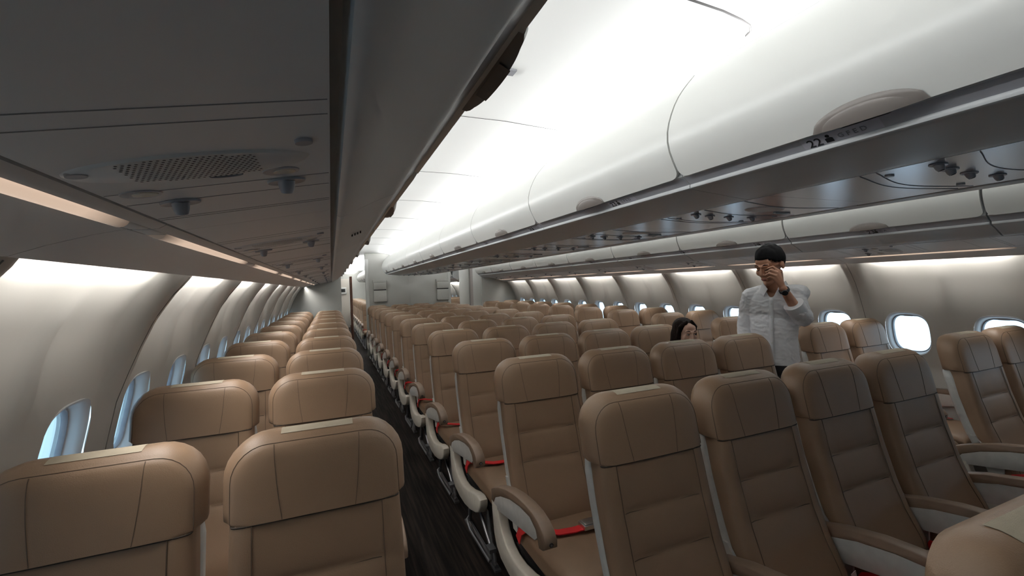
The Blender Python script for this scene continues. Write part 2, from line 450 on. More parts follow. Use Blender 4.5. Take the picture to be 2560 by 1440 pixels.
mb = MB(); mb.box(.013, .017, 10.9485, 10.951, 0, 1.9); struct(mb.build('trim_31', M['grey_plastic'], smooth=0))

def pocket(x0, x1, z0, z1, label, y=10.95):
    r = empty('stowage_box', ((x0+x1)/2, y, z0)); tag(r, label, 'box', 'stowage boxes on the bulkhead')
    w = (x1-x0)/2; h = z1-z0
    mb = MB(); mb.box(-w, w, -.09, -.001, 0, h*.52); mb.build('lower_case', M['pocket'], r, bevel=.012)
    mb = MB(); mb.box(-w, w, -.09, -.001, h*.56, h*.86); mb.build('upper_case', M['pocket'], r, bevel=.012)
    mb = MB(); mb.box(-w+.01, w-.01, -.075, -.002, h*.5, h*.58); mb.build('slot', M['gap'], r, smooth=0)
    mb = MB(); mb.box(-w-.01, w+.005, -.06, -.001, h*.86, h); mb.build('lid', M['pocket'], r, bevel=.01)
    return r
pocket(-.835, -.535, 1.275, 1.80, 'beige wall box with dark slot on the left end of the center bulkhead')
pocket(.685, .985, 1.255, 1.78, 'beige wall box with dark slot on the right end of the center bulkhead')

# ------------------------------------------------------------------ overhead bins (profile faces -X)
DOOR = [(0, 0), (-.013, .024), (-.028, .052), (-.041, .08), (-.048, .104), (-.051, .128), (-.048, .155), (-.042, .18), (-.032, .208), (-.020, .236), (-.002, .268), (.018, .295), (.045, .325), (.062, .349), (.080, .362)]
def arc_tab():
    s = [0]
    for a, b in zip(DOOR, DOOR[1:]): s.append(s[-1]+math.hypot(b[0]-a[0], b[1]-a[1]))
    return s
ARC = arc_tab()
def door_pt(s, off=0):
    s = max(0, s); i = 0
    while i < len(ARC)-2 and s > ARC[i+1]: i += 1
    t = (s-ARC[i])/(ARC[i+1]-ARC[i]); a, b = DOOR[i], DOOR[i+1]
    dx, dz = b[0]-a[0], b[1]-a[1]; L = math.hypot(dx, dz)
    return a[0]+dx*t - dz/L*off, a[1]+dz*t + dx/L*off      # offset to the aisle side
def make_bin(kind, length):
    """kind 'side' or 'center'; root sits at the door's lower edge, middle of the unit"""
    root = empty('overhead_bin')
    H = length/2-.004
    mb = MB(); rows = [0, .004, .01, .018, .028, .045] + [.06+.034*k for k in range(10)]
    rows = [s for s in rows if s < ARC[-1]] + [ARC[-1]]
    loops = []
    for s in rows:
        r = .03; hl = H - ((r - math.sqrt(max(0, r*r-(r-s)**2))) if s < r else 0)
        x, z = door_pt(s); xi, zi = door_pt(s, -.014)
        n = 16
        front = [(x, -hl+2*hl*k/n, z) for k in range(n+1)]; back = [(xi, hl-2*hl*k/n, zi) for k in range(n+1)]
        loops.append(front+back)
    mb.loft(loops); mb.build('door', M['bin'], root, smooth=45)
    # latch: a shallow lens on the lower edge of the door
    A, Bh = .116, .048
    def lens(sc, lift, mi, mb):
        vs = []; n, m = 24, 8; fs = []
        for i in range(n+1):
            a = -1+2*i/n; e = math.sqrt(max(0, 1-a*a))
            for j in range(m+1):
                b = j/m
                x, z = door_pt(Bh*sc*e*b + .0, .002 + lift*e*math.sqrt(max(0, 1-b*b*.999)))
                vs.append((x, a*A*sc, z))
        for i in range(n):
            for j in range(m): fs.append((i*(m+1)+j, (i+1)*(m+1)+j, (i+1)*(m+1)+j+1, i*(m+1)+j+1))
        # underside closing strip
        k0 = len(vs)
        for i in range(n+1):
            a = -1+2*i/n; x, z = door_pt(0, -.006); vs.append((x, a*A*sc, z-.002))
        for i in range(n): fs.append((k0+i, k0+i+1, (i+1)*(m+1), i*(m+1)))
        mb.add(vs, fs, mi)
    mb = MB(); lens(1, .010, 0, mb); la = mb.build('latch', M['latch'], root, smooth=60)
    mb = MB(); lens(.88, .0135, 0, mb); mb.build('latch_plate', M['latch'], la, smooth=60)
    mb = MB(); vs = []
    for i in range(13):
        a = -.42+.84*i/12; e = math.sqrt(1-a*a)
        x, z = door_pt(0, .002+.0135*e*.93); x2, z2 = door_pt(0, -.004); vs += [(x, a*A, z-.0035), (x2, a*A, z2-.0045)]
    mb.add(vs, [(2*i, 2*i+2, 2*i+3, 2*i+1) for i in range(12)]); mb.build('latch_grip', M['latch_dark'], la, smooth=0)
    # fixed lower body: recess, label strip, rounded lip, underside
    if kind == 'side':
        lip = (.058, -.045); inner = (.188, -.108)
        pr = [(.012, .02), (.010, .004), (.018, -.002), (.052, -.030)]
        pr += [(.050, -.037), (.052, -.044), (.058, -.048), (.072, -.053), (.11, -.071), (.150, -.092), (.176, -.106), (.184, -.108), (.191, -.105), (.194, -.097), (.196, -.08), (.60, .03), (.52, .20), (.22, .355), (.082, .365), (.06, .20)]
    else:
        pr = [(.012, .02), (.010, .004), (.016, .001), (.044, -.020)]
        pr += [(.042, -.027), (.044, -.033), (.050, -.036), (.065, -.038), (.13, -.044), (.22, -.053), (.30, -.060), (.330, -.061), (.336, -.058), (.338, -.045), (.645, -.03), (.645, .365), (.082, .365), (.06, .20)]
    mb = MB(); mb.loft([[(x, y, z) for x, z in pr] for y in (-length/2+.0015, length/2-.0015)])
    mb.build('lower_shell', M['bin_lower'], root, smooth=38)
    mb = MB()
    a, b = pr[2], pr[3]; L = math.hypot(b[0]-a[0], b[1]-a[1]); nx, nz = -(a[1]-b[1])/L, -(b[0]-a[0])/L
    q = [(a[0]+nx*.001, a[1]+nz*.001), (b[0]+nx*.001, b[1]+nz*.001)]
    mb.add([(q[0][0], -length/2+.003, q[0][1]), (q[0][0], length/2-.003, q[0][1]), (q[1][0], length/2-.003, q[1][1]), (q[1][0], -length/2+.003, q[1][1])], [(0, 1, 2, 3)])
    mb.build('label_strip', M['strip_plate'], root, smooth=0)
    return root, pr
def copy_bins(proto, spots, labels, group):
    res = []
    for i, ((x, y, z, rz), lab) in enumerate(zip(spots, labels)):
        o = proto if i == 0 else copy_tree(proto)
        o.location = (x, y, z); o.rotation_euler = (0, 0, rz); tag(o, lab, 'overhead bin', group); res.append(o)
    return res
def nth(i, what): return '%s %s' % (ORD[i], what)
N_C = 10
bc, PRC = make_bin('center', C_PITCH); freeze(bc)
spC = [(-.65, C_SEAM0+(k+.5)*C_PITCH, 1.938, 0) for k in range(-2, 9)]
laC = ['white center overhead bin facing the left aisle, nearest, cut by the right edge' if k == 0 else
       ('white center overhead bin facing the left aisle, just beyond the right edge' if k < 0 else 'white center overhead bin facing the left aisle, %s from the camera' % ORD[k]) for k in range(-2, 9)]
laC[0] = 'white center overhead bin facing the left aisle, behind the camera'
binsC = copy_bins(bc, spC, laC, 'center overhead bins on the left aisle')
bc2 = copy_tree(bc)
spC2 = [(.65, y, z, math.pi) for (x, y, z, r) in spC]
laC2 = [l.replace('left aisle', 'right aisle') for l in laC]
copy_bins(bc2, [spC2[0]], [laC2[0]], 'center overhead bins on the right aisle')
for sp, la_ in list(zip(spC2, laC2))[1:]:
    o = copy_tree(bc); o.location = sp[:3]; o.rotation_euler = (0, 0, sp[3]); tag(o, la_, 'overhead bin', 'center overhead bins on the right aisle')
bs, PRS = make_bin('side', 1.13); freeze(bs)
spR = [(1.556, R_SEAM0+(k+.5)*R_PITCH, 1.878, 0) for k in range(-1, 9)]
laR = ['white overhead bin along the right wall, %s from the camera' % ORD[max(0, k)] for k in range(-1, 9)]
laR[0] = 'white overhead bin along the right wall, beside the camera'
binsR = copy_bins(bs, spR, laR, 'overhead bins along the right wall')
spL = [(-1.556, L_SEAM0+(k+.5)*L_PITCH, 1.878, math.pi) for k in range(-2, 9)]
laL = ['shaded overhead bin above the left seat pairs, %s from the camera' % ORD[max(0, k)] for k in range(-2, 9)]
laL[0] = 'shaded overhead bin above the left seats, behind the camera'; laL[1] = 'shaded overhead bin above the left seats, beside the camera'
binsL = []
for sp, la_ in zip(spL, laL):
    o = copy_tree(bs); o.location = sp[:3]; o.rotation_euler = (0, 0, sp[3]); tag(o, la_, 'overhead bin', 'overhead bins above the left seats'); binsL.append(o)
# a row of four small slots in the underside of the third left bin
mb = MB()
for k in range(4): mb.box(.10+.010*k, .104+.010*k, -.035+.004*k, -.015+.004*k, -.0745-.0047*k, -.066-.0047*k)
o = mb.build('drain_slots', M['gap'], binsL[3], smooth=0)
# far cabin bins
farb = []
for k in range(7):
    o = copy_tree(bc); o.location = (-.65, 12.6+(k+.5)*C_PITCH, 1.938); tag(o, 'white center overhead bin beyond the bulkhead, %s past the gap' % ORD[k], 'overhead bin', 'overhead bins in the far cabin')
for k in range(6):
    o = copy_tree(bs); o.location = (1.556, 12.7+(k+.5)*R_PITCH, 1.878); tag(o, 'white right wall overhead bin beyond the bulkhead, %s past the gap' % ORD[k], 'overhead bin', 'overhead bins in the far cabin')
# seat row numbers on the label strips
def text(name, s, size, parent, loc, mtx, m):
    c = bpy.data.curves.new(name, 'FONT'); c.body = s; c.size = size; c.extrude = .0004; c.align_x = 'LEFT'; c.materials.append(m); c.resolution_u = 3
    o = bpy.data.objects.new(name, c); COL.objects.link(o)
    dg = bpy.context.evaluated_depsgraph_get(); dg.update()
    me = bpy.data.meshes.new_from_object(o.evaluated_get(dg)); me.name = name
    bpy.data.objects.remove(o)
    o = bpy.data.objects.new(name, me); COL.objects.link(o)
    o.parent = parent; o.matrix_local = Matrix.Translation(loc) @ mtx.to_4x4(); return o
def row_sign(binobj, pr, yl, num, letters):
    a, b = pr[2], pr[3]; d = Vector((a[0]-b[0], 0, a[1]-b[1])).normalized(); X = Vector((0, -1, 0)); Z = X.cross(d)
    mt = Matrix((X, d, Z)).transposed()
    o = Vector((b[0], 0, b[1])) + Z*.0022
    def at(y, up_): return o + Vector((0, yl-y, 0)) + d*up_
    L = math.hypot(a[0]-b[0], a[1]-b[1])
    mb = MB(); c0 = [at(-.012, .0015), at(.165, .0015), at(.165, L-.001), at(-.012, L-.001)]
    mb.add([v - Z*.0006 for v in c0], [(0, 1, 2, 3)])
    pl = mb.build('number_plate', mat('number_plate_grey', (.52, .52, .58), .4), binobj, smooth=0) if 'plate' not in M else mb.build('number_plate', M['plate'], binobj, smooth=0)
    M['plate'] = pl.data.materials[0]
    text('row_number', num, L*1.02, pl, at(0, L*.10), mt, M['black_ink'])
    ic = MB(); c = at(.052, L*.26); 
    def P(x, y): return c + X*x + d*y
    ic.add([P(-.009, -L*.12), P(.009, -L*.12), P(.009, L*.24), P(.005, L*.30), P(-.005, L*.30), P(-.009, L*.24)], [(0, 1, 2, 3, 4, 5)])
    ic.add([P(.005*math.cos(t), L*.46+.005*math.sin(t)) for t in [k*math.pi/5 for k in range(10)]], [tuple(range(10))])
    ic.build('seat_symbol', M['black_ink'], pl, smooth=0)
    text('seat_letters', letters, L*.55, pl, at(.072, L*.28), mt, M['grey_ink'])
for k in range(8):
    y = .755 + .86*k; i = int((y-C_SEAM0)//C_PITCH)+2
    if i < len(binsC): row_sign(binsC[i], PRC, y-spC[i][1], str(22+k), 'G F E D')
for k in range(-1, 6):
    y = 1.83 + .86*(k-1); i = int((y-R_SEAM0)//R_PITCH)+1
    if 0 <= i < len(binsR): row_sign(binsR[i], PRS, y-spR[i][1], str(22+k), 'C A')

# lower side panels with the warm strip lights
def make_strip_panel(length):
    root = empty('strip_light')
    pr = [(2.036, 1.735), (2.036, 1.722), (2.046, 1.716), (2.056, 1.714), (2.0565, 1.728), (2.090, 1.728), (2.091, 1.7125), (2.10, 1.712), (2.14, 1.703), (2.20, 1.685), (2.245, 1.668), (2.252, 1.667), (2.254, 1.673), (2.24, 1.70), (2.10, 1.75)]
    mb = MB(); mb.loft([[(x, y, z) for x, z in pr] for y in (-length/2+.0015, length/2-.0015)]); mb.build('panel', M['psu'], root, smooth=40)
    mb = MB(); mb.tube([(2.0735, y, 1.721) for y in (-length/2+.085, -length/2+.087, 0, length/2-.087, length/2-.085)], [.008, .0155, .0155, .0155, .008], 14); mb.build('diffuser', M['warm'], root)
    for s in (-1, 1):
        mb = MB(); y = s*(length/2-.045); mb.box(2.058, 2.089, y-.038, y+.038, 1.7125, 1.725); mb.build('end_cap', M['psu'], root, bevel=.003)
    return root
sp0 = make_strip_panel(1.10); freeze(sp0)
first = True
for side, s, y0, pit in (('left', -1, -.12, 1.085), ('right', 1, .08, 1.13)):
    for k in range(-1, 9):
        o = sp0 if first else copy_tree(sp0); first = False
        yc = y0+(k+.5)*pit
        o.location = (0, yc, 0); o.rotation_euler = (0, 0, 0 if s > 0 else math.pi); o.scale = (1, pit/1.10, 1)
        tag(o, ('warm strip light above the %s windows, %s from the camera' % (side, ORD[k])) if k >= 0 else 'warm strip light above the %s windows, beside the camera' % side, 'strip light', 'strip lights above the %s windows' % side)

# passenger service panels
def nozzle(parent, x, y, z, big=True, lampm=False):
    mb = MB(); R = .019 if big else .014
    mb.loft([[(x+R*1.35*math.cos(a), y+R*math.sin(a), z-.0006) for a in [2*math.pi*k/24 for k in range(24)]], [(x+R*1.3*math.cos(a), y+R*.95*math.sin(a), z-.0035) for a in [2*math.pi*k/24 for k in range(24)]],
             [(x+R*.9*math.cos(a), y+R*.7*math.sin(a), z-.0028) for a in [2*math.pi*k/24 for k in range(24)]]])
    dsh = mb.build('vent_dish', M['nozzle'], parent)
    mb = MB(); mb.tube([(x, y, z), (x+.002, y-.003, z-.010), (x+.003, y-.006, z-.017)], [.0115, .0105, .008], 16); mb.build('vent_nozzle', M['nozzle'], dsh)
    mb = MB(); mb.tube([(x+.003, y-.006, z-.0165), (x+.0032, y-.0064, z-.0178)], [.006, .0055], 12); mb.build('vent_opening', M['dark'], dsh)
def disc(mb, x, y, z, rx, ry, t=.002, mi=0, n=28):
    mb.loft([[(x+rx*math.cos(a), y+ry*math.sin(a), z) for a in [2*math.pi*k/n for k in range(n)]], [(x+rx*.96*math.cos(a), y+ry*.96*math.sin(a), z-t) for a in [2*math.pi*k/n for k in range(n)]]], mi)
def make_side_psu(f):
    # local: x outboard from the panel's inner edge, f = +1 keeps the fittings' order along the cabin, -1 for a panel turned half round
    L = .855; W = .268
    root = empty('service_panel')
    mb = MB(); mb.box(0, W, -L/2+.001, L/2-.001, 0, .012); mb.box(-.0005, W+.0005, -L/2, L/2, .004, .011, 1)
    for yy in (-.17, -.135, .098, .165, .285, .30): mb.box(.002, W-.002, f*yy-.0007, f*yy+.0007, -.0005, .003, 1)
    mb.build('panel', [M['psu'], M['joint']], root, smooth=0)
    mb = MB(); disc(mb, W/2+.01, 0, 0, .120, .048, .003); sp = mb.build('speaker_cover', M['psu'], root, smooth=50)
    mb = MB()
    for i in range(-11, 12):
        for j in range(-6, 7):
            x = i*.0058 + (j % 2)*.0029; y = j*.0068
            if (x/.075)**2*.6 + (y/.046)**2 > .95 or abs(x) > .066: continue
            mb.add([(W/2+.012+x+.0017*math.cos(a), y+.0019*math.sin(a), -.0037) for a in [k*math.pi/3 for k in range(6)]], [(0, 1, 2, 3, 4, 5)])
    mb.build('speaker_holes', M['gap'], sp, smooth=0)
    for x, y in ((W-.038, .105), (.062, .06)):
        mb = MB(); disc(mb, x, f*y, 0, .023, .020, .0015); a = mb.build('reading_light', M['nozzle'], root)
        mb = MB(); disc(mb, x-.004, f*y, -.0015, .014, .012, .001); mb.build('light_lens', M['lens'], a)
    for x, y in ((W-.062, .175), (.060, .115)): nozzle(root, x, f*y, 0)
    for x, y in ((W-.02, -.01), (.028, -.06)):
        mb = MB(); disc(mb, x, f*y, 0, .0095, .009, .004); mb.build('button', M['nozzle'], root)
    mb = MB(); mb.tube([(W/2-.01+.018*math.cos(a), f*(.050+.008*math.sin(a)), -.001) for a in [math.pi*.05+math.pi*.9*k/10 for k in range(11)]], .0014, 5); mb.build('call_ring', M['grey_ink'], root)
    return root
psL = make_side_psu(-1); freeze(psL)
psR = make_side_psu(1); freeze(psR)
tilt = math.atan2(1.768-1.720, 2.03-1.762)
def psu_place(o, side, y):
    s = -1 if side == 'left' else 1
    if s > 0: m = Matrix.Translation((1.762, y, 1.768)) @ Matrix.Rotation(tilt, 4, 'Y')
    else: m = Matrix.Translation((-1.762, y, 1.768)) @ Matrix.Rotation(math.pi, 4, 'Z') @ Matrix.Rotation(tilt, 4, 'Y')
    o.matrix_world = m
for side, ys, in (('left', [.60+.855*k for k in range(-2, 12)]), ('right', [1.0+.855*k for k in range(-1, 11)])):
    kk = 0
    for y in ys:
        if y > 9.9: continue
        ps = psL if side == 'left' else psR; o = ps if y == ys[0] else copy_tree(ps)
        psu_place(o, side, y)
        if y < 0: lab = 'grey service panel with grille over the %s seats, %s the camera' % (side, 'behind' if y < -.5 else 'beside')
        else: lab = 'grey service panel with grille over the %s seats, %s from the camera' % (side, ORD[kk]); kk += 1
        tag(o, lab, 'service panel', 'service panels over the %s seats' % side)
def make_center_psu():
    L = .855; root = empty('service_panel'); W = .305
    mb = MB(); vs = []; n = 20
    mb.box(-W, W, -L/2+.001, L/2-.001, 0, .012)
    for (y0, amp) in ((-.30, .045), (-.10, .05), (.12, .05), (.16, .045)):
        mb.tube([(-W+.008+2*(W-.008)*k/16, y0+amp*math.sin(math.pi*(k/16-.15)*1.2), -.0002) for k in range(17)], .0016, 4, 1)
    mb.build('panel', [M['psu_c'], M['grey_ink']], root, smooth=0)
    for x, y in ((-.235, -.02), (-.13, .0), (.0, .01), (.14, .0)): nozzle(root, x, y, 0, True)
    mb = MB(); disc(mb, -.03, -.20, 0, .10, .055, .003); mb.build('speaker_cover', M['psu'], root)
    for x, y in ((-.22, .10), (.2, .11), (.22, -.06)):
        mb = MB(); disc(mb, x, y, 0, .013, .011, .004); mb.build('button', M['nozzle'], root)
    mb = MB(); mb.box(.10, .20, -.155, -.14, -.008, 0); mb.build('light_bar', M['bin'], root, bevel=.003)
    return root
pc = make_center_psu(); freeze(pc)
for k in range(-2, 12):
    y = .68+.855*k
    if y > 10.5: continue
    o = pc if k == -2 else copy_tree(pc)
    o.location = (0, y, 1.879)
    lab = 'satin grey service panel with four vents over the center seats, %s the camera' % (ORD[k]+' from' if k >= 0 else ('beside' if k == -1 else 'behind'))
    tag(o, lab, 'service panel', 'service panels over the center seats')
for n_, (yy, rr) in enumerate(((1.02, .0040), (2.13, .0010), (3.24, .0010), (4.35, .0010), (5.46, .0010), (6.57, .0010), (7.68, .0010), (8.79, .0010))):
    pts = [(x, yy, interp(CEIL, x)-.001) for x in [-1.5+.05*k for k in range(20)]] + [(-.52, yy, interp(CEIL, -.52)-.001), (-.475, yy+.006, interp(CEIL, -.475)-.001), (-.452, yy+.022, interp(CEIL, -.452)-.001), (-.447, yy+.045, interp(CEIL, -.447)-.001)]
    mb = MB(); mb.tube(pts, rr, 6); struct(mb.build('trim_%d' % (40+n_), M['gap']))
# the small grey square on the ceiling above the left aisle
mb = MB(); mb.box(-1.115, -1.055, 1.60, 1.645, 2.437, 2.4455); tag(mb.build('ceiling_label', M['grey_ink'], smooth=0), 'small grey square sticker on the bright ceiling over the left aisle', 'sticker')

# ------------------------------------------------------------------ seats (facing -Y; local y = 0 at the top of the headrest front, z = 0 on the floor)
def tilt_y(z): return -.225*(1.2-z)
def back_front(z): return interp([(.40, -.26), (.5, -.235), (.6, -.18), (.7, -.140), (.85, -.094), (1.0, -.057), (1.1, -.02)], z)
HR = dict(hw=.214, z0=.992, z1=1.180, rt_=.088, rb=.010)
def head_pt(x, z, d): return (x, tilt_y(z)+d, z)
def head_loop(s, d, grow=0):
    z0 = HR['z0']
    base = rrect(HR['hw'], HR['z0'], HR['z1'], HR['rt_'], HR['rb'])
    l = []; n = len(base)
    for i, (x, z) in enumerate(base):
        t = Vector((base[(i+1) % n][0]-base[i-1][0], base[(i+1) % n][1]-base[i-1][1])).normalized()
        g = grow*(1-smooth(-.1, .7, t.x))
        l.append(head_pt(x*s + t.y*g, z0+(z-z0)*s - t.x*g, d))
    return l
def make_seat_meshes():
    D = {}
    # headrest cover
    mb = MB()
    loops = [head_loop(.25, .112), head_loop(.75, .112), head_loop(.92, .104), head_loop(1, .094, .008), head_loop(1, .070, .020), head_loop(1, .040, .023), head_loop(1, .018, .017), head_loop(1, .005, .006), head_loop(1, 0, 0),
             head_loop(.985, -.004), head_loop(.93, -.010), head_loop(.8, -.014), head_loop(.55, -.015), head_loop(.25, -.015)]
    mb.loft(loops, 0)
    l = head_loop(1, -.0006, 0); i0 = min(range(len(l)), key=lambda i: (l[i][0]-.16)**2*.2+(l[i][2]-HR['z0'])**2)
    l = [q for q in l if q[2] > HR['z0']+.004]
    i0 = min(range(len(l)), key=lambda i: (l[i][2] if l[i][0] > 0 else 9)); mb.tube(l[i0:]+l[:i0], .0013, 4, 1, False)
    mb.tube([head_pt(HR['hw']*.985*math.sin(k*math.pi/2/12), HR['z0']-.001, -.0125+.018*(abs(k)/12)**6) for k in range(-12, 13)], .0026, 5, 2)
    out_ = rrect(HR['hw'], HR['z0'], HR['z1'], HR['rt_'], HR['rb']); zc = HR['z0']-.0005
    def front_d(x, z):
        a = math.atan2(z-zc, x); best = None
        for p, q in zip(out_, out_[1:]+out_[:1]):
            a0, a1 = math.atan2(p[1]-zc, p[0]), math.atan2(q[1]-zc, q[0])
            da = (a1-a0+math.pi) % (2*math.pi)-math.pi; dq = (a-a0+math.pi) % (2*math.pi)-math.pi
            if da > 0 and -1e-9 <= dq <= da+1e-9:
                t = dq/da; best = math.hypot(p[0]+(q[0]-p[0])*t, p[1]+(q[1]-p[1])*t-zc)
        sc = math.hypot(x, z-zc)/(best or .1)
        return interp([(0, -.015), (.55, -.015), (.8, -.014), (.93, -.010), (.985, -.004), (1, 0), (1.05, .01)], sc)
    for s in (-1, 1):
        pts = []
        for k in range(21):
            t = k/20; z = HR['z0']+.001 + (HR['z1']-HR['z0']-.003)*t
            x = s*(.092+.018*t+.003*math.sin(math.pi*t))
            pts.append(head_pt(x, z, front_d(x, z)-.0002))
        mb.tube(pts, .0011, 4, 1)
    D['headrest'] = mb.mesh('headrest', [M['leather'], M['stitch'], M['fold']], 50)
    mb = MB()
    zt = HR['z1']
    vs = []
    for i in range(9):
        x = -.095+.19*i/8
        for d, dz in ((.017, .0165), (.030, .0208), (.042, .0230), (.060, .0218)): vs.append((x, tilt_y(zt+dz)+d, zt+dz+.0012))
    mb.add(vs, [(4*i+j, 4*i+4+j, 4*i+5+j, 4*i+1+j) for i in range(8) for j in range(3)])
    D['velcro_strip'] = mb.mesh('velcro_strip', M['strip'], 60)
    # back cushion
    mb = MB(); loops = []
    zs = [.40, .42, .45, .5, .55, .6, .65, .69, .705, .715, .725, .74, .78, .82, .835, .845, .855, .87, .92, .97, 1.005]
    N = 44
    def back_off(x, z):
        w = 1-smooth(.145, .175, abs(x))
        g = 0
        for zz in (.845, .715): g += .006*math.exp(-((z-zz)/.011)**2)*w
        return g
    for z in zs:
        yf = back_front(z); hw = interp([(.4, .205), (.55, .219), (.9, .219), (1.0, .216)], z); dep = .095; l = []
        for k in range(N):
            a = 2*math.pi*k/N; c, s_ = math.cos(a), math.sin(a); n = 5
            r = (abs(c)**n+abs(s_)**n)**(-1/n); x = hw*c*r; y = dep/2*s_*r
            yy = yf+dep/2+y
            if s_ < 0: yy += back_off(x, z) - .012*math.exp(-((abs(x)-.19)/.03)**2) + .004
            l.append((x, yy, z))
        loops.append(l)
    mb.loft(loops, 0)
    def bf(x, z): return back_front(z)+.004 - .012*math.exp(-((abs(x)-.19)/.03)**2) + back_off(x, z)
    for zz in (.845, .715): mb.tube([(x, bf(x, zz)-.0006, zz-.004*math.cos(x*9)) for x in [-.155+.31*k/14 for k in range(15)]], .0014, 4, 1)
    for s in (-1, 1): mb.tube([(s*.163, bf(.163, z)-.0004, z) for z in [.47+.52*k/20 for k in range(21)]], .0014, 4, 1)
    D['backrest'] = mb.mesh('backrest', [M['leather'], M['stitch']], 60)
    # plastic shell at the back
    mb = MB(); loops = []
    for z in (.43, .46, .55, .65, .75, .85, .95, .985, .998):
        yb = back_front(z)+.062; hw = interp([(.43, .20), (.5, .222), (.95, .222), (.985, .216), (.998, .20)], z); l = []
        for k in range(28):
            a = 2*math.pi*k/28; c, s_ = math.cos(a), math.sin(a); r = (abs(c)**6+abs(s_)**6)**(-1/6)
            l.append((hw*c*r, yb+.031+.031*s_*r, z))
        loops.append(l)
    mb.loft(loops); D['back_shell'] = mb.mesh('back_shell', M['grey_plastic'], 50)
    for s, nm in ((-1, 'hinge_cover'), (1, 'hinge_cover_b')):
        mb = MB(); mb.prism([(back_front(z)+o, z) for z, o in ((.42, .05), (.50, .03), (.58, .05), (.64, .075))] + [(back_front(z)+o, z) for z, o in ((.64, .095), (.55, .10), (.42, .10))], 'x', s*.220, s*.231)
        D[nm] = mb.mesh('hinge_cover', M['grey_plastic'], 30)
    # seat cushion
    mb = MB(); loops = []
    tab_t = [(-.70, .425), (-.695, .445), (-.68, .462), (-.65, .474), (-.58, .480), (-.45, .470), (-.3, .462), (-.19, .462)]
    tab_b = [(-.70, .40), (-.695, .375), (-.68, .36), (-.65, .35), (-.19, .35)]
    for y in (-.70, -.695, -.68, -.65, -.58, -.5, -.4, -.3, -.19):
        t, b = interp(tab_t, y), interp(tab_b, y); l = []
        for k in range(36):
            a = 2*math.pi*k/36; c, s_ = math.cos(a), math.sin(a); r = (abs(c)**5+abs(s_)**5)**(-1/5)
            l.append((.222*c*r, y, (t+b)/2+(t-b)/2*s_*r))
        loops.append(l)
    mb.loft(loops); D['seat_cushion'] = mb.mesh('seat_cushion', M['leather'], 60)
    # seat pan + legs
    mb = MB(); mb.box(-.22, .22, -.64, -.16, .315, .352); D['seat_pan'] = mb.mesh('seat_pan', M['dark'], 0)
    mb = MB()
    for x in (-.20,):
        mb.tube([(x, -.52, .33), (x, -.56, .18), (x, -.63, .03)], [.016, .013, .012], 8)
        mb.tube([(x, -.22, .33), (x, -.14, .02)], [.016, .013], 8)
        mb.tube([(x, -.60, .06), (x, -.22, .30)], .010, 8)
        mb.tube([(x, -.66, .018), (x, -.10, .018)], .014, 6)
        mb.box(x-.018, x+.018, -.68, -.08, 0, .012)
        mb.tube([(x-.04, -.69, .15), (x-.045, -.70, .10), (x-.045, -.67, .065), (x-.045, -.30, .055), (x-.03, -.18, .06), (x, -.15, .07)], .008, 6)
        mb.box(x-.06, x-.02, -.72, -.66, .14, .16)
    mb.tube([(-.22, -.52, .325), (.25, -.52, .325)], .018, 8); mb.tube([(-.22, -.22, .325), (.25, -.22, .325)], .018, 8)
    D['leg_frame'] = mb.mesh('leg_frame', M['alu'], 40)
    # armrest
    cap = [(.005, .50), (.003, .556), (-.03, .576), (-.10, .606), (-.20, .638), (-.32, .662), (-.42, .670), (-.50, .668), (-.555, .655), (-.595, .632), (-.614, .604), (-.612, .578), (-.585, .560), (-.552, .552), (-.542, .575), (-.524, .612), (-.47, .636), (-.37, .632), (-.25, .611), (-.13, .573), (-.055, .536), (-.028, .50)]
    def rounded_prism(poly, hw, rad, mi, mb):
        cx = sum(p[0] for p in poly)/len(poly); cz = sum(p[1] for p in poly)/len(poly)
        def inset(d):
            res = []; n = len(poly)
            for i in range(n):
                a, b, c = Vector(poly[i-1]), Vector(poly[i]), Vector(poly[(i+1) % n])
                t = ((b-a).normalized()+(c-b).normalized())
                t = t.normalized() if t.length > 1e-6 else (c-b).normalized()
                nrm = Vector((-t.y, t.x)); res.append(b + nrm*d)
            return res
        area_ = sum(poly[i-1][0]*poly[i][1]-poly[i][0]*poly[i-1][1] for i in range(len(poly)))
        sg = 1 if area_ > 0 else -1
        loops = []
        for x, d in ((-hw, rad), (-hw+rad*.3, rad*.3), (-hw+rad, 0), (hw-rad, 0), (hw-rad*.3, rad*.3), (hw, rad)):
            loops.append([(x, p.x, p.y) for p in inset(d*sg)])
        mb.loft(loops, mi)
    mb = MB(); rounded_prism(cap, .0265, .0045, 0, mb)
    D['armrest'] = mb.mesh('armrest', M['arm_cap'], 45)
    mb = MB(); rounded_prism([(-.012, .472), (-.016, .52), (-.05, .543), (-.13, .580), (-.25, .619), (-.37, .640), (-.47, .643), (-.526, .616), (-.536, .585), (-.51, .562), (-.30, .525), (-.15, .497)], .0245, .002, 0, mb)
    D['side_panel'] = mb.mesh('side_panel', M['arm_panel'], 40)
    sup = [(.012, .50), (.004, .42), (-.012, .34), (-.045, .285), (-.10, .252), (-.20, .236), (-.32, .236), (-.44, .256), (-.55, .288), (-.61, .318), (-.642, .362), (-.640, .398), (-.60, .408), (-.52, .394), (-.42, .364), (-.32, .346), (-.24, .345), (-.175, .362), (-.125, .398), (-.092, .445), (-.075, .505), (-.05, .505)]
    mb = MB(); rounded_prism(sup, .025, .009, 0, mb); D['arm_support'] = mb.mesh('arm_support', M['cream_plastic'], 45)
    mb = MB(); mb.tube([(-.001, -.604, .594), (-.001, -.6155, .592)], [.0085, .0085], 14, 0); mb.tube([(-.001, -.612, .592), (-.001, -.6165, .5918)], [.005, .005], 12, 1)
    D['recline_button'] = mb.mesh('recline_button', [M['dark'], M['alu']], 40)
    # belt
    mb = MB()
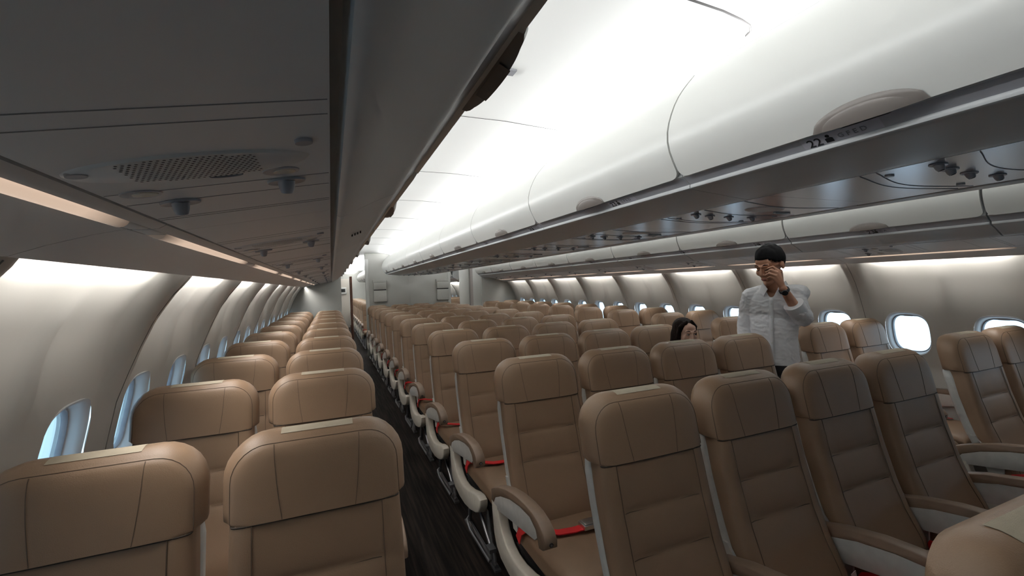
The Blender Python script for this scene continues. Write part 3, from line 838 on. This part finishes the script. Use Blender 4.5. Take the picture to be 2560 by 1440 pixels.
    def ribbon(pts, w, th=.0022):
        loops = []
        for i, p in enumerate(pts):
            p = Vector(p); d = (Vector(pts[min(i+1, len(pts)-1)])-Vector(pts[max(i-1, 0)])).normalized()
            side = Vector((0, -1, .05)); side = (side-d*side.dot(d)).normalized(); n = d.cross(side)
            loops.append([p-side*w/2-n*th, p+side*w/2-n*th, p+side*w/2+n*th, p-side*w/2+n*th])
        mb.loft(loops)
    ribbon([(-.236, -.22, .40), (-.232, -.25, .46), (-.215, -.30, .487), (-.17, -.345, .487), (-.10, -.375, .480), (-.03, -.39, .482), (.03, -.395, .486)], .046)
    ribbon([(.236, -.22, .40), (.230, -.25, .465), (.21, -.29, .492), (.17, -.33, .484), (.12, -.355, .480), (.09, -.37, .486), (.06, -.385, .488)], .046)
    ribbon([(.10, -.37, .487), (.13, -.42, .482), (.14, -.48, .482)], .040)
    D['seat_belt'] = mb.mesh('seat_belt', M['belt'], 50)
    mb = MB(); mb.box(.005, .08, -.425, -.365, .484, .504); mb.box(.012, .062, -.42, -.37, .504, .509); o = mb.build('tmp', M['steel'], bevel=.004); D['buckle'] = o.data; D['buckle'].name = 'buckle'; bpy.data.objects.remove(o)
    return D
SM = make_seat_meshes()
def part(name, parent, x=0):
    o = bpy.data.objects.new(SM[name].name.split('.')[0], SM[name]); COL.objects.link(o); o.parent = parent; o.location = (x, 0, 0); return o
def make_arm(root, x, sup):
    a = part('armrest', root, x); part('side_panel', a); part('recline_button', a)
    if sup: part('arm_support', a)
def make_seat(left, right):
    """left/right: None, 'plain' or 'support'"""
    root = empty('airline_seat')
    for n in ('headrest', 'backrest', 'back_shell', 'hinge_cover', 'hinge_cover_b', 'seat_cushion', 'seat_pan', 'leg_frame'): part(n, root)
    h = KID0 = [c for c in COL.objects if c.parent == root and c.name.startswith('headrest')][0]
    part('velcro_strip', h)
    b = part('seat_belt', root); part('buckle', b)
    if left: make_arm(root, -.257, left == 'support')
    if right: make_arm(root, .257, right == 'support')
    freeze(root); return root
PROTO = {}
def seat(left, right, x, y, label, group):
    k = (left, right)
    if k not in PROTO: PROTO[k] = make_seat(left, right); o = PROTO[k]
    else: o = copy_tree(PROTO[k])
    o.location = (x, y, 0); tag(o, label, 'airplane seat', group); return o
ROW, S = .855, .51
CY, LY, RY = 1.259, 1.443, 1.404
colname = ['left aisle seat of the center block', 'second seat from the left aisle in the center block', 'third seat from the left aisle in the center block', 'right aisle seat of the center block']
short = ['left aisle side of the center block', 'second from left in the center block', 'third from left in the center block', 'right aisle side of the center block']
for k in range(-1, 12):
    for c in range(4):
        if k == -1 and c > 0: continue
        sp = ('support' if c == 0 else 'plain', 'support' if c == 3 else None)
        if k == -1: lab = 'beige leather seat cut off by the bottom right corner, only headrest showing'
        else: lab = 'beige leather seat, %s, %s row' % (short[c], ORD[k])
        seat(sp[0], sp[1], -.765+S*c, CY+ROW*k-(.115 if k < 0 else 0), lab, 'center block seats')
for k in range(10):
    seat('plain', 'support', -1.816, LY+ROW*k-(.07 if k == 0 else 0), 'beige leather seat, aisle side of the left pair, %s row away' % ORD[k], 'left pair seats')
    seat('plain', None, -2.326, LY+ROW*k-(.05 if k == 0 else 0), 'beige leather seat, window side of the left pair, %s row away' % ORD[k], 'left pair seats')
for k in range(11):
    seat('support', None, 1.817, RY+ROW*k, 'beige leather seat, aisle side of the right pair, %s row away' % ORD[k], 'right pair seats')
    seat('plain', 'plain', 2.327, RY+ROW*k, 'beige leather seat, window side of the right pair, %s row away' % ORD[k], 'right pair seats')
for k in range(9):
    seat('support', None, -.765, 12.95+ROW*k, 'beige leather seat beyond the center bulkhead, left aisle column, %s past the gap' % ORD[k], 'far cabin seats')
for k in range(3):
    seat('support', None, 1.817, 13.6+ROW*k, 'beige leather seat beyond the right bulkhead opening, %s past the gap' % ORD[k], 'far cabin seats')
    seat('plain', 'plain', 2.327, 13.6+ROW*k, 'beige leather window seat beyond the right bulkhead opening, %s past the gap' % ORD[k], 'far cabin seats')
# white paper tag on the second center seat of the first row
mb = MB(); mb.add([(0, 0, 0), (.05, .01, .0), (.042, .012, .045), (-.004, 0, .05), (.0, .002, .0), (.05, .012, .0), (.042, .014, .045), (-.004, .002, .05)], [(0, 1, 2, 3), (7, 6, 5, 4), (0, 4, 5, 1), (1, 5, 6, 2), (2, 6, 7, 3), (3, 7, 4, 0)])
o = mb.build('paper_tag', M['paper'], smooth=0); o.location = (-.10, CY-.275, .478); tag(o, 'small white paper tag on the second center seat of the nearest full row', 'paper tag')

# ------------------------------------------------------------------ far end of the left aisle
mb = MB(); mb.box(-1.9, -1.06, 19.7, 19.78, 0, 2.05); tag(mb.build('galley_panel', mat('galley_beige', (.46, .42, .37), .5), bevel=.01), 'beige galley panel closing the far end of the left aisle', 'galley panel')
r = empty('wall_display', (-1.30, 19.69, 1.55)); tag(r, 'white framed dark display on the beige panel at the aisle end', 'display')
mb = MB(); mb.box(-.14, .14, -.05, 0, -.14, .14); mb.build('case', M['bin'], r, bevel=.015)
mb = MB(); mb.box(-.085, .085, -.055, -.04, -.06, .08); mb.build('screen', M['screen'], r, smooth=0)
mb = MB()
for k in range(18):
    x = -1.10+.0075*k; 
prof_c = [(-1.225+.006*k, 14.6+.012*math.sin(k*1.5)) for k in range(14)]
mb.prism(prof_c + [(x, y+.01) for x, y in reversed(prof_c)], 'z', 0, 2.0); tag(mb.build('curtain', M['wood'], smooth=60), 'narrow reddish brown curtain gathered beside the far aisle', 'curtain')

# ------------------------------------------------------------------ people
def remesh(mb, name, mats, parent, voxel, sm=4, post=None):
    o = mb.build(name, mats, parent, smooth=0)
    md = o.modifiers.new('r', 'REMESH'); md.mode = 'VOXEL'; md.voxel_size = voxel; md.adaptivity = 0; md.use_smooth_shade = True
    if sm:
        m2 = o.modifiers.new('s', 'SMOOTH'); m2.factor = .5; m2.iterations = sm
    bake(o)
    if post: post(o.data)
    o.data.polygons.foreach_set('use_smooth', [True]*len(o.data.polygons)); o.data.update()
    return o
def head_shapes(mb, T, nose=1.0, fem=False):
    """head in its own frame (front -Y, up Z, centre of the skull at the origin) moved by T"""
    R3 = T.to_3x3()
    def E(c, r): mb.ell(T @ Vector(c), r, R3)
    def K(a, b, r0, r1=None): mb.cap(T @ Vector(a), T @ Vector(b), r0, r1)
    E((0, .018, .035), (.075, .094, .085)); E((0, -.022, -.028), (.060, .072, .082))
    for s in (-1, 1):
        K((s*.056, .0, -.045), (s*.016, -.064, -.098), .019, .017); E((s*.040, -.066, -.022), (.022, .02, .024))
        K((s*.045, -.078, .030), (s*.010, -.087, .027), .010, .010)
        E((s*.0765, .016, .0), (.009, .019, .030)); K((s*.008, -.098, -.032), (s*.012, -.094, -.033), .0085)
        E((s*.031, -.078, .008), (.014, .010, .0085))
    E((0, -.068, -.100), (.024, .022, .018))
    K((0, -.086, .022), (0, -.108*nose, -.024), .0075, .0115)
    K((-.017, -.090, -.059), (.017, -.090, -.059), .0062); K((-.014, -.090, -.070), (.014, -.090, -.070), .0070)
    E((0, -.060, .052), (.054, .024, .036))
def face_bits(T, parent, skin_dark, down=True):
    def tr(ps): return [T @ Vector(p) for p in ps]
    for s in (-1, 1):
        mb = MB(); mb.tube(tr([(s*.014, -.0905, .033), (s*.03, -.0925, .040), (s*.05, -.081, .035)]), [.002, .0034, .0018], 6); mb.build('eyebrow', M['hair'], parent)
        if down:
            mb = MB(); mb.tube(tr([(s*.017, -.0885, .003), (s*.031, -.0915, -.001), (s*.046, -.083, .003)]), [.001, .0020, .001], 6); mb.build('eyelash', M['hair'], parent)
        else:
            mb = MB(); mb.ell(T @ Vector((s*.031, -.0825, .007)), (.0115, .008, .0048), T.to_3x3()); e = mb.build('eye', M['eye'], parent)
            mb = MB(); mb.ell(T @ Vector((s*.031+.004, -.0882, .007)), (.0045, .003, .0045), T.to_3x3()); mb.build('iris', M['hair'], e)
            mb = MB(); mb.tube(tr([(s*.018, -.089, .010), (s*.031, -.0925, .0135), (s*.046, -.083, .010)]), [.001, .0018, .001], 6); mb.build('eyelash', M['hair'], parent)
    mb = MB(); mb.tube(tr([(-.021, -.0935, -.0635), (-.008, -.098, -.061), (0, -.0985, -.062), (.008, -.098, -.061), (.021, -.0935, -.0635)]), [.0015, .004, .0042, .004, .0015], 8)
    mb.tube(tr([(-.018, -.0925, -.067), (0, -.097, -.070), (.018, -.0925, -.067)]), [.0015, .0045, .0015], 8); mb.build('lips', M['lip'], parent)

def make_man():
    root = empty('person', (1.28, 2.29, 0), math.atan2(-.8, .6))
    tag(root, 'man in white shirt with black wristwatch standing in right aisle, hand at brow', 'person')
    T = Matrix.Translation((-.014, -.045, 1.662)) @ Matrix.Rotation(math.radians(-36), 4, 'Z') @ Matrix.Rotation(math.radians(20), 4, 'X') @ Matrix.Scale(1.08, 4)
    mb = MB(); head_shapes(mb, T)
    neck_b = Vector((.012, .03, 1.47))
    mb.cap(T @ Vector((0, .02, -.07)), neck_b, .054, .060)
    mb.ell((.005, .03, 1.39), (.125, .078, .10)); mb.ell((.0, .03, 1.22), (.14, .09, .2)); mb.ell((.0, .03, 1.0), (.145, .10, .12))
    S1, E1, W1 = (.160, .025, 1.465), (.176, -.045, 1.275), (.060, -.178, 1.498)
    mb.cap(S1, E1, .038, .036); mb.cap(E1, W1, .043, .026)
    S2, E2, W2 = (-.145, .035, 1.425), (-.200, .06, 1.20), (-.198, .0, .97)
    mb.cap(S2, E2, .036, .032); mb.cap(E2, W2, .032, .025)
    # raised hand
    Wv = Vector(W1)
    mcp = [Vector((.034, -.188, 1.624)), Vector((.026, -.200, 1.608)), Vector((.018, -.205, 1.588)), Vector((.011, -.202, 1.568))]
    for m_ in mcp: mb.cap(Wv, m_, .019, .0125, 10)
    mb.ell((.038, -.190, 1.556), (.026, .016, .045), Matrix.Rotation(math.radians(-22), 3, 'Y'))
    pip = [Vector((.003, -.193, 1.652)), Vector((-.011, -.207, 1.629)), Vector((-.019, -.209, 1.605)), Vector((-.017, -.204, 1.581))]
    tip = [Vector((-.030, -.162, 1.643)), Vector((-.040, -.176, 1.617)), Vector((-.042, -.182, 1.595)), Vector((-.034, -.184, 1.573))]
    for a, b, c, r in zip(mcp, pip, tip, (.0092, .0095, .0090, .0080)):
        mb.cap(a, b, r*1.08, r, 10); mb.cap(b, c, r, r*.82, 10)
    mb.cap((.043, -.174, 1.538), (.011, -.152, 1.583), .014, .011, 10); mb.cap((.011, -.152, 1.583), (-.014, -.145, 1.606), .0105, .0085, 10)
    # hanging hand
    mb.ell((-.185, -.02, .915), (.018, .038, .05))
    for q in range(4): mb.cap((-.19, -.045+.018*q, .885), (-.180, -.05+.016*q, .83-(.008 if q in (1, 2) else 0)), .0088, .0075, 8); mb.cap((-.180, -.05+.016*q, .83), (-.165, -.048+.015*q, .795), .0078, .007, 8)
    mb.cap((-.18, -.05, .93), (-.165, -.075, .87), .011, .009, 8)
    # legs and feet
    for s in (-1, 1):
        mb.cap((s*.085, .03, .92), (s*.095, .02, .50), .085, .055); mb.cap((s*.095, .02, .50), (s*.10, .04, .09), .052, .036); mb.ell((s*.10, -.02, .045), (.042, .12, .042))
    body = remesh(mb, 'body', M['skin'], root, .0045, 3)
    face_bits(T, root, None, True)
    # hair
    def hairline(y, x): return interp([(-.12, .085), (-.075, .078), (-.03, .040), (.0, .034), (.03, .012), (.06, -.03), (.12, -.055)], y)
    hb = MB(); seg, rings = 48, 30
    hb.ell((0, .016, .040), (.084, .106, .098), None, seg, rings)
    keep_v = []
    Ti = T
    me_v = hb.v; new = []
    for v in me_v:
        x, y, z = v
        if z > .05: z += .012*smooth(.05, .12, z) + .010*smooth(.02, -.08, y) if False else .012*smooth(.05, .12, z) + .010*(1-smooth(-.08, .02, y))*smooth(.06, .11, z)
        nn = noise.noise(Vector((x*40, y*40, z*14)))*.004
        k = 1+nn/.09
        new.append((x*k, y*k, z*k))
    faces = [f for f in hb.f if sum(new[i][2] for i in f)/len(f) > hairline(sum(new[i][1] for i in f)/len(f), 0)]
    h2 = MB(); h2.add([T @ Vector(v) for v in new], faces)
    ho = h2.build('hair', M['hair'], root, smooth=0)
    sd = ho.modifiers.new('s', 'SOLIDIFY'); sd.thickness = .012; sd.offset = -1; bake(ho)
    # shirt
    sb = MB()
    secs = [(.915, .160, .112, .0, .03), (.94, .162, .116, .0, .03), (1.02, .152, .110, .0, .03), (1.12, .148, .108, .0, .03), (1.24, .157, .114, .0, .025), (1.34, .168, .117, .0, .025), (1.42, .170, .108, .004, .028), (1.47, .142, .093, .006, .03), (1.505, .09, .075, .004, .03), (1.53, .068, .066, .0, .03)]
    sb.loft([[(cx+hw*math.cos(a), cy+dp*math.sin(a), z) for a in [2*math.pi*k/40 for k in range(40)]] for z, hw, dp, cx, cy in secs])
    sb.cap((.143, .03, 1.450), (.174, -.03, 1.29), .062, .060); sb.cap((.178, -.035, 1.285), (.150, -.085, 1.325), .064, .058)
    sb.cap((-.15, .035, 1.435), (-.204, .06, 1.20), .064, .050); sb.cap((-.204, .06, 1.20), (-.202, .01, 1.02), .050, .045)
    sb.cap((.012, .03, 1.50), (.17, .03, 1.455), .052, .062); sb.cap((.012, .03, 1.495), (-.15, .035, 1.44), .052, .060)
    def wrinkle(me):
        for v in me.vertices:
            p = v.co; n = v.normal
            sd = 1 if p.x > 0 else -1
            q1 = noise.noise(Vector((p.x*7, p.y*7, p.z*7)))
            r1 = 1-abs(noise.noise(Vector((p.x*13*sd+p.z*24+q1, p.y*6, p.z*9-p.x*sd*10))))*2
            r2 = 1-abs(noise.noise(Vector((p.x*20*sd-p.z*30+q1*2, p.y*9+3, p.z*14+p.x*sd*14))))*2
            a = q1*.004 + max(0, r1-.35)*.0075*(.6+q1) + max(0, r2-.45)*.004
            if p.z > 1.5: a *= .3
            v.co = p + n*a
        bm = bmesh.new(); bm.from_mesh(me)
        dead = []
        for v in bm.verts:
            p = v.co
            xc = -.012
            if p.y < .0 and p.z > 1.432 and abs(p.x-xc) < .008+.46*(p.z-1.432): dead.append(v)
            elif p.z > 1.522: dead.append(v)
            elif p.z < .932 : dead.append(v)
        bmesh.ops.delete(bm, geom=dead, context='VERTS')
        bd = [v for v in bm.verts if v.is_boundary]
        for it in range(14):
            new = {}
            for v in bd:
                nb = [e.other_vert(v).co for e in v.link_edges if e.is_boundary]
                if len(nb) == 2: new[v] = v.co*.5+(nb[0]+nb[1])*.25
            for v, c in new.items(): v.co = c
        bm.to_mesh(me); bm.free()
    shirt = remesh(sb, 'shirt', M['shirt'], root, .006, 3, wrinkle)
    # rolled cuff at the raised elbow, cuff on the hanging arm
    cb = MB(); a, b = Vector((.154, -.075, 1.320)), Vector((.115, -.120, 1.394)); d = (b-a)
    cb.tube([a, a+d*.12, a+d*.5, a+d*.85, a+d*.9, a+d*.85, a+d*.4], [.058, .063, .066, .066, .062, .057, .052], 24, 0, False); cb.build('cuff', M['shirt'], shirt, smooth=60)
    cb = MB(); cb.tube([(-.202, .012, 1.04), (-.202, .005, 1.0), (-.201, -.002, .985), (-.201, .0, .99)], [.047, .051, .050, .043], 24, 0, False); cb.build('cuff', M['shirt'], shirt, smooth=60)
    # collar wings
    for s in (-1, 1):
        cb = MB()
        q = [Vector((s*.070+.010, .06, 1.548)), Vector((s*.066+.004, -.02, 1.54)), Vector((s*.030-.004, -.066, 1.492)), Vector((s*.055-.004, -.082, 1.440)), Vector((s*.088+.004, -.050, 1.478)), Vector((s*.090+.010, .05, 1.505))]
        dv = Vector((s*.003, -.004, .001)); n = len(q)
        cb.add(q + [p+dv for p in q], [(0, 1, 4, 5), (1, 2, 3, 4), (n+5, n+4, n+1, n), (n+4, n+3, n+2, n+1)] + [(i, (i+1) % n, n+(i+1) % n, n+i) for i in range(n)])
        cb.build('collar', M['shirt'], shirt, smooth=40)
    pb = MB()
    for i in range(22):
        pass
    pts = [(-.014-.010*(1.405-z), None, z) for z in [1.428-.493*k/24 for k in range(25)]]
    def shirt_front(x, z):
        best = 1
        return interp([(.93, -.094), (1.02, -.086), (1.12, -.084), (1.24, -.095), (1.34, -.097), (1.405, -.087), (1.43, -.078)], z)
    vs = []
    for x, _, z in pts:
        y = shirt_front(x, z)-.004
        vs += [(x-.014, y, z), (x+.014, y, z)]
    pb.add(vs, [(2*i, 2*i+1, 2*i+3, 2*i+2) for i in range(24)]); po = pb.build('placket', M['shirt'], shirt, smooth=60)
    sdm = po.modifiers.new('s', 'SOLIDIFY'); sdm.thickness = .003; bake(po)
    for k in range(5):
        z = 1.385-.095*k; x = -.014-.010*(1.405-z); bb = MB(); y = shirt_front(x, z)-.0085
        bb.tube([(x, y+.003, z), (x, y, z)], [.0055, .005], 10); bb.build('shirt_button', M['bin'], shirt)
    # trousers and shoes
    tb = MB(); tb.ell((0, .03, .93), (.160, .112, .10))
    for s in (-1, 1): tb.cap((s*.078, .03, .90), (s*.095, .02, .50), .098, .072); tb.cap((s*.095, .02, .50), (s*.10, .035, .10), .070, .058)
    remesh(tb, 'trousers', M['black_cloth'], root, .010, 3)
    for s in (-1, 1):
        kb = MB(); kb.ell((s*.10, -.03, .045), (.05, .135, .046)); kb.ell((s*.10, .03, .06), (.05, .07, .06)); remesh(kb, 'shoe', M['dark'], root, .008, 2)
    # watch
    wd = (Vector(E1)-Vector(W1)).normalized(); wc = Vector(W1)+wd*.018
    ref = Vector((.3, -1, .1)); ref = (ref-wd*ref.dot(wd)).normalized(); bi = wd.cross(ref)
    wb = MB(); R0 = .0315
    wb.loft([[wc+wd*o+(ref*math.cos(a)+bi*math.sin(a))*(R0+e) for a in [2*math.pi*k/28 for k in range(28)]] for o, e in ((-.010, -.004), (-.011, .001), (-.008, .003), (.008, .003), (.011, .001), (.010, -.004))], 0, True, False)
    wa = wb.build('wristwatch_band', M['dark'], root, smooth=50)
    cc = wc+(ref*.9+bi*.45).normalized()*.034; nn = (ref*.9+bi*.45).normalized()
    wb = MB(); wb.tube([cc-nn*.004, cc, cc+nn*.006, cc+nn*.0065], [.019, .020, .0195, .017], 24); wb.build('watch_case', M['dark'], wa)
    return root
make_man()

def make_woman():
    wx, wy = .765, 2.665
    dx, dy = CAM_POS.x-wx, CAM_POS.y-wy; L = math.hypot(dx, dy)
    root = empty('person', (wx, wy, 0), math.atan2(dx/L, -dy/L))
    tag(root, 'woman with long dark hair sitting in the center block, head above the headrests', 'person')
    T = Matrix.Translation((.012, 0, 1.166)) @ Matrix.Rotation(math.radians(34), 4, 'Z') @ Matrix.Rotation(math.radians(8), 4, 'X') @ Matrix.Scale(.92, 4)
    mb = MB(); head_shapes(mb, T, .97, True)
    mb.cap(T @ Vector((0, .02, -.07)), (0, .04, .93), .048, .052)
    mb.ell((0, .05, .86), (.16, .085, .08)); mb.ell((0, .05, .70), (.13, .09, .2)); mb.ell((0, .03, .54), (.16, .13, .08))
    for s in (-1, 1):
        mb.cap((s*.165, .05, .87), (s*.19, .02, .62), .042, .034); mb.cap((s*.19, .02, .62), (s*.10, -.20, .56), .034, .024)
        mb.ell((s*.09, -.23, .555), (.02, .045, .03))
        for q in range(4): mb.cap((s*.075+.0+s*.011*q, -.26, .55), (s*.065+s*.011*q, -.31, .54), .008, .007, 8)
        mb.cap((s*.07, -.22, .56), (s*.055, -.26, .56), .010, .008, 8)
    R = Matrix.Rotation(-root.rotation_euler[2], 3, 'Z')
    for s in (-1, 1):
        h_ = R @ Vector((s*.09, -.02, .55)); k_ = R @ Vector((s*.10, -.42, .545)); a_ = R @ Vector((s*.10, -.42, .08)); f_ = R @ Vector((s*.10, -.47, .05))
        mb.cap(h_, k_, .075, .055); mb.cap(k_, a_, .05, .035); mb.cap(a_, f_, .04, .03)
    remesh(mb, 'body', M['skin_w'], root, .005, 3)
    face_bits(T, root, None, False)
    hb = MB(); R3 = T.to_3x3()
    def E(c, r): hb.ell(T @ Vector(c), r, R3)
    def K(a, b, r0, r1): hb.cap(T @ Vector(a), T @ Vector(b), r0, r1)
    E((0, .032, .044), (.086, .100, .084)); E((0, .055, -.02), (.085, .072, .11))
    for s in (-1, 1):
        E((s*.064, .035, -.03), (.030, .066, .10)); E((s*.066, .045, -.13), (.034, .060, .12)); E((s*.070, .035, -.22), (.030, .050, .09))
        K((s*.024, -.044, .110), (s*.076, -.028, .060), .012, .013); K((s*.076, -.028, .060), (s*.082, -.016, -.03), .012, .014)
    K((0, .08, -.05), (0, .09, -.24), .06, .05)
    def wv(me):
        for v in me.vertices:
            p = v.co; v.co = p + v.normal*noise.noise(Vector((p.x*90, p.y*90, p.z*6)))*.0025
    remesh(hb, 'hair', M['hair_w'], root, .005, 9, wv)
    sb = MB(); sb.ell((0, .05, .83), (.185, .105, .085)); sb.ell((0, .05, .68), (.155, .115, .22)); sb.cap((0, .045, .87), (0, .042, .915), .075, .062)
    for s in (-1, 1): sb.cap((s*.165, .05, .86), (s*.19, .02, .64), .056, .046)
    remesh(sb, 'top', M['black_cloth'], root, .009, 3)
    tb = MB()
    for s in (-1, 1):
        h_ = R @ Vector((s*.09, -.02, .55)); k_ = R @ Vector((s*.10, -.42, .545)); a_ = R @ Vector((s*.10, -.42, .10))
        tb.cap(h_, k_, .085, .066); tb.cap(k_, a_, .062, .048)
    remesh(tb, 'trousers', M['black_cloth'], root, .010, 3)
    return root
make_woman()
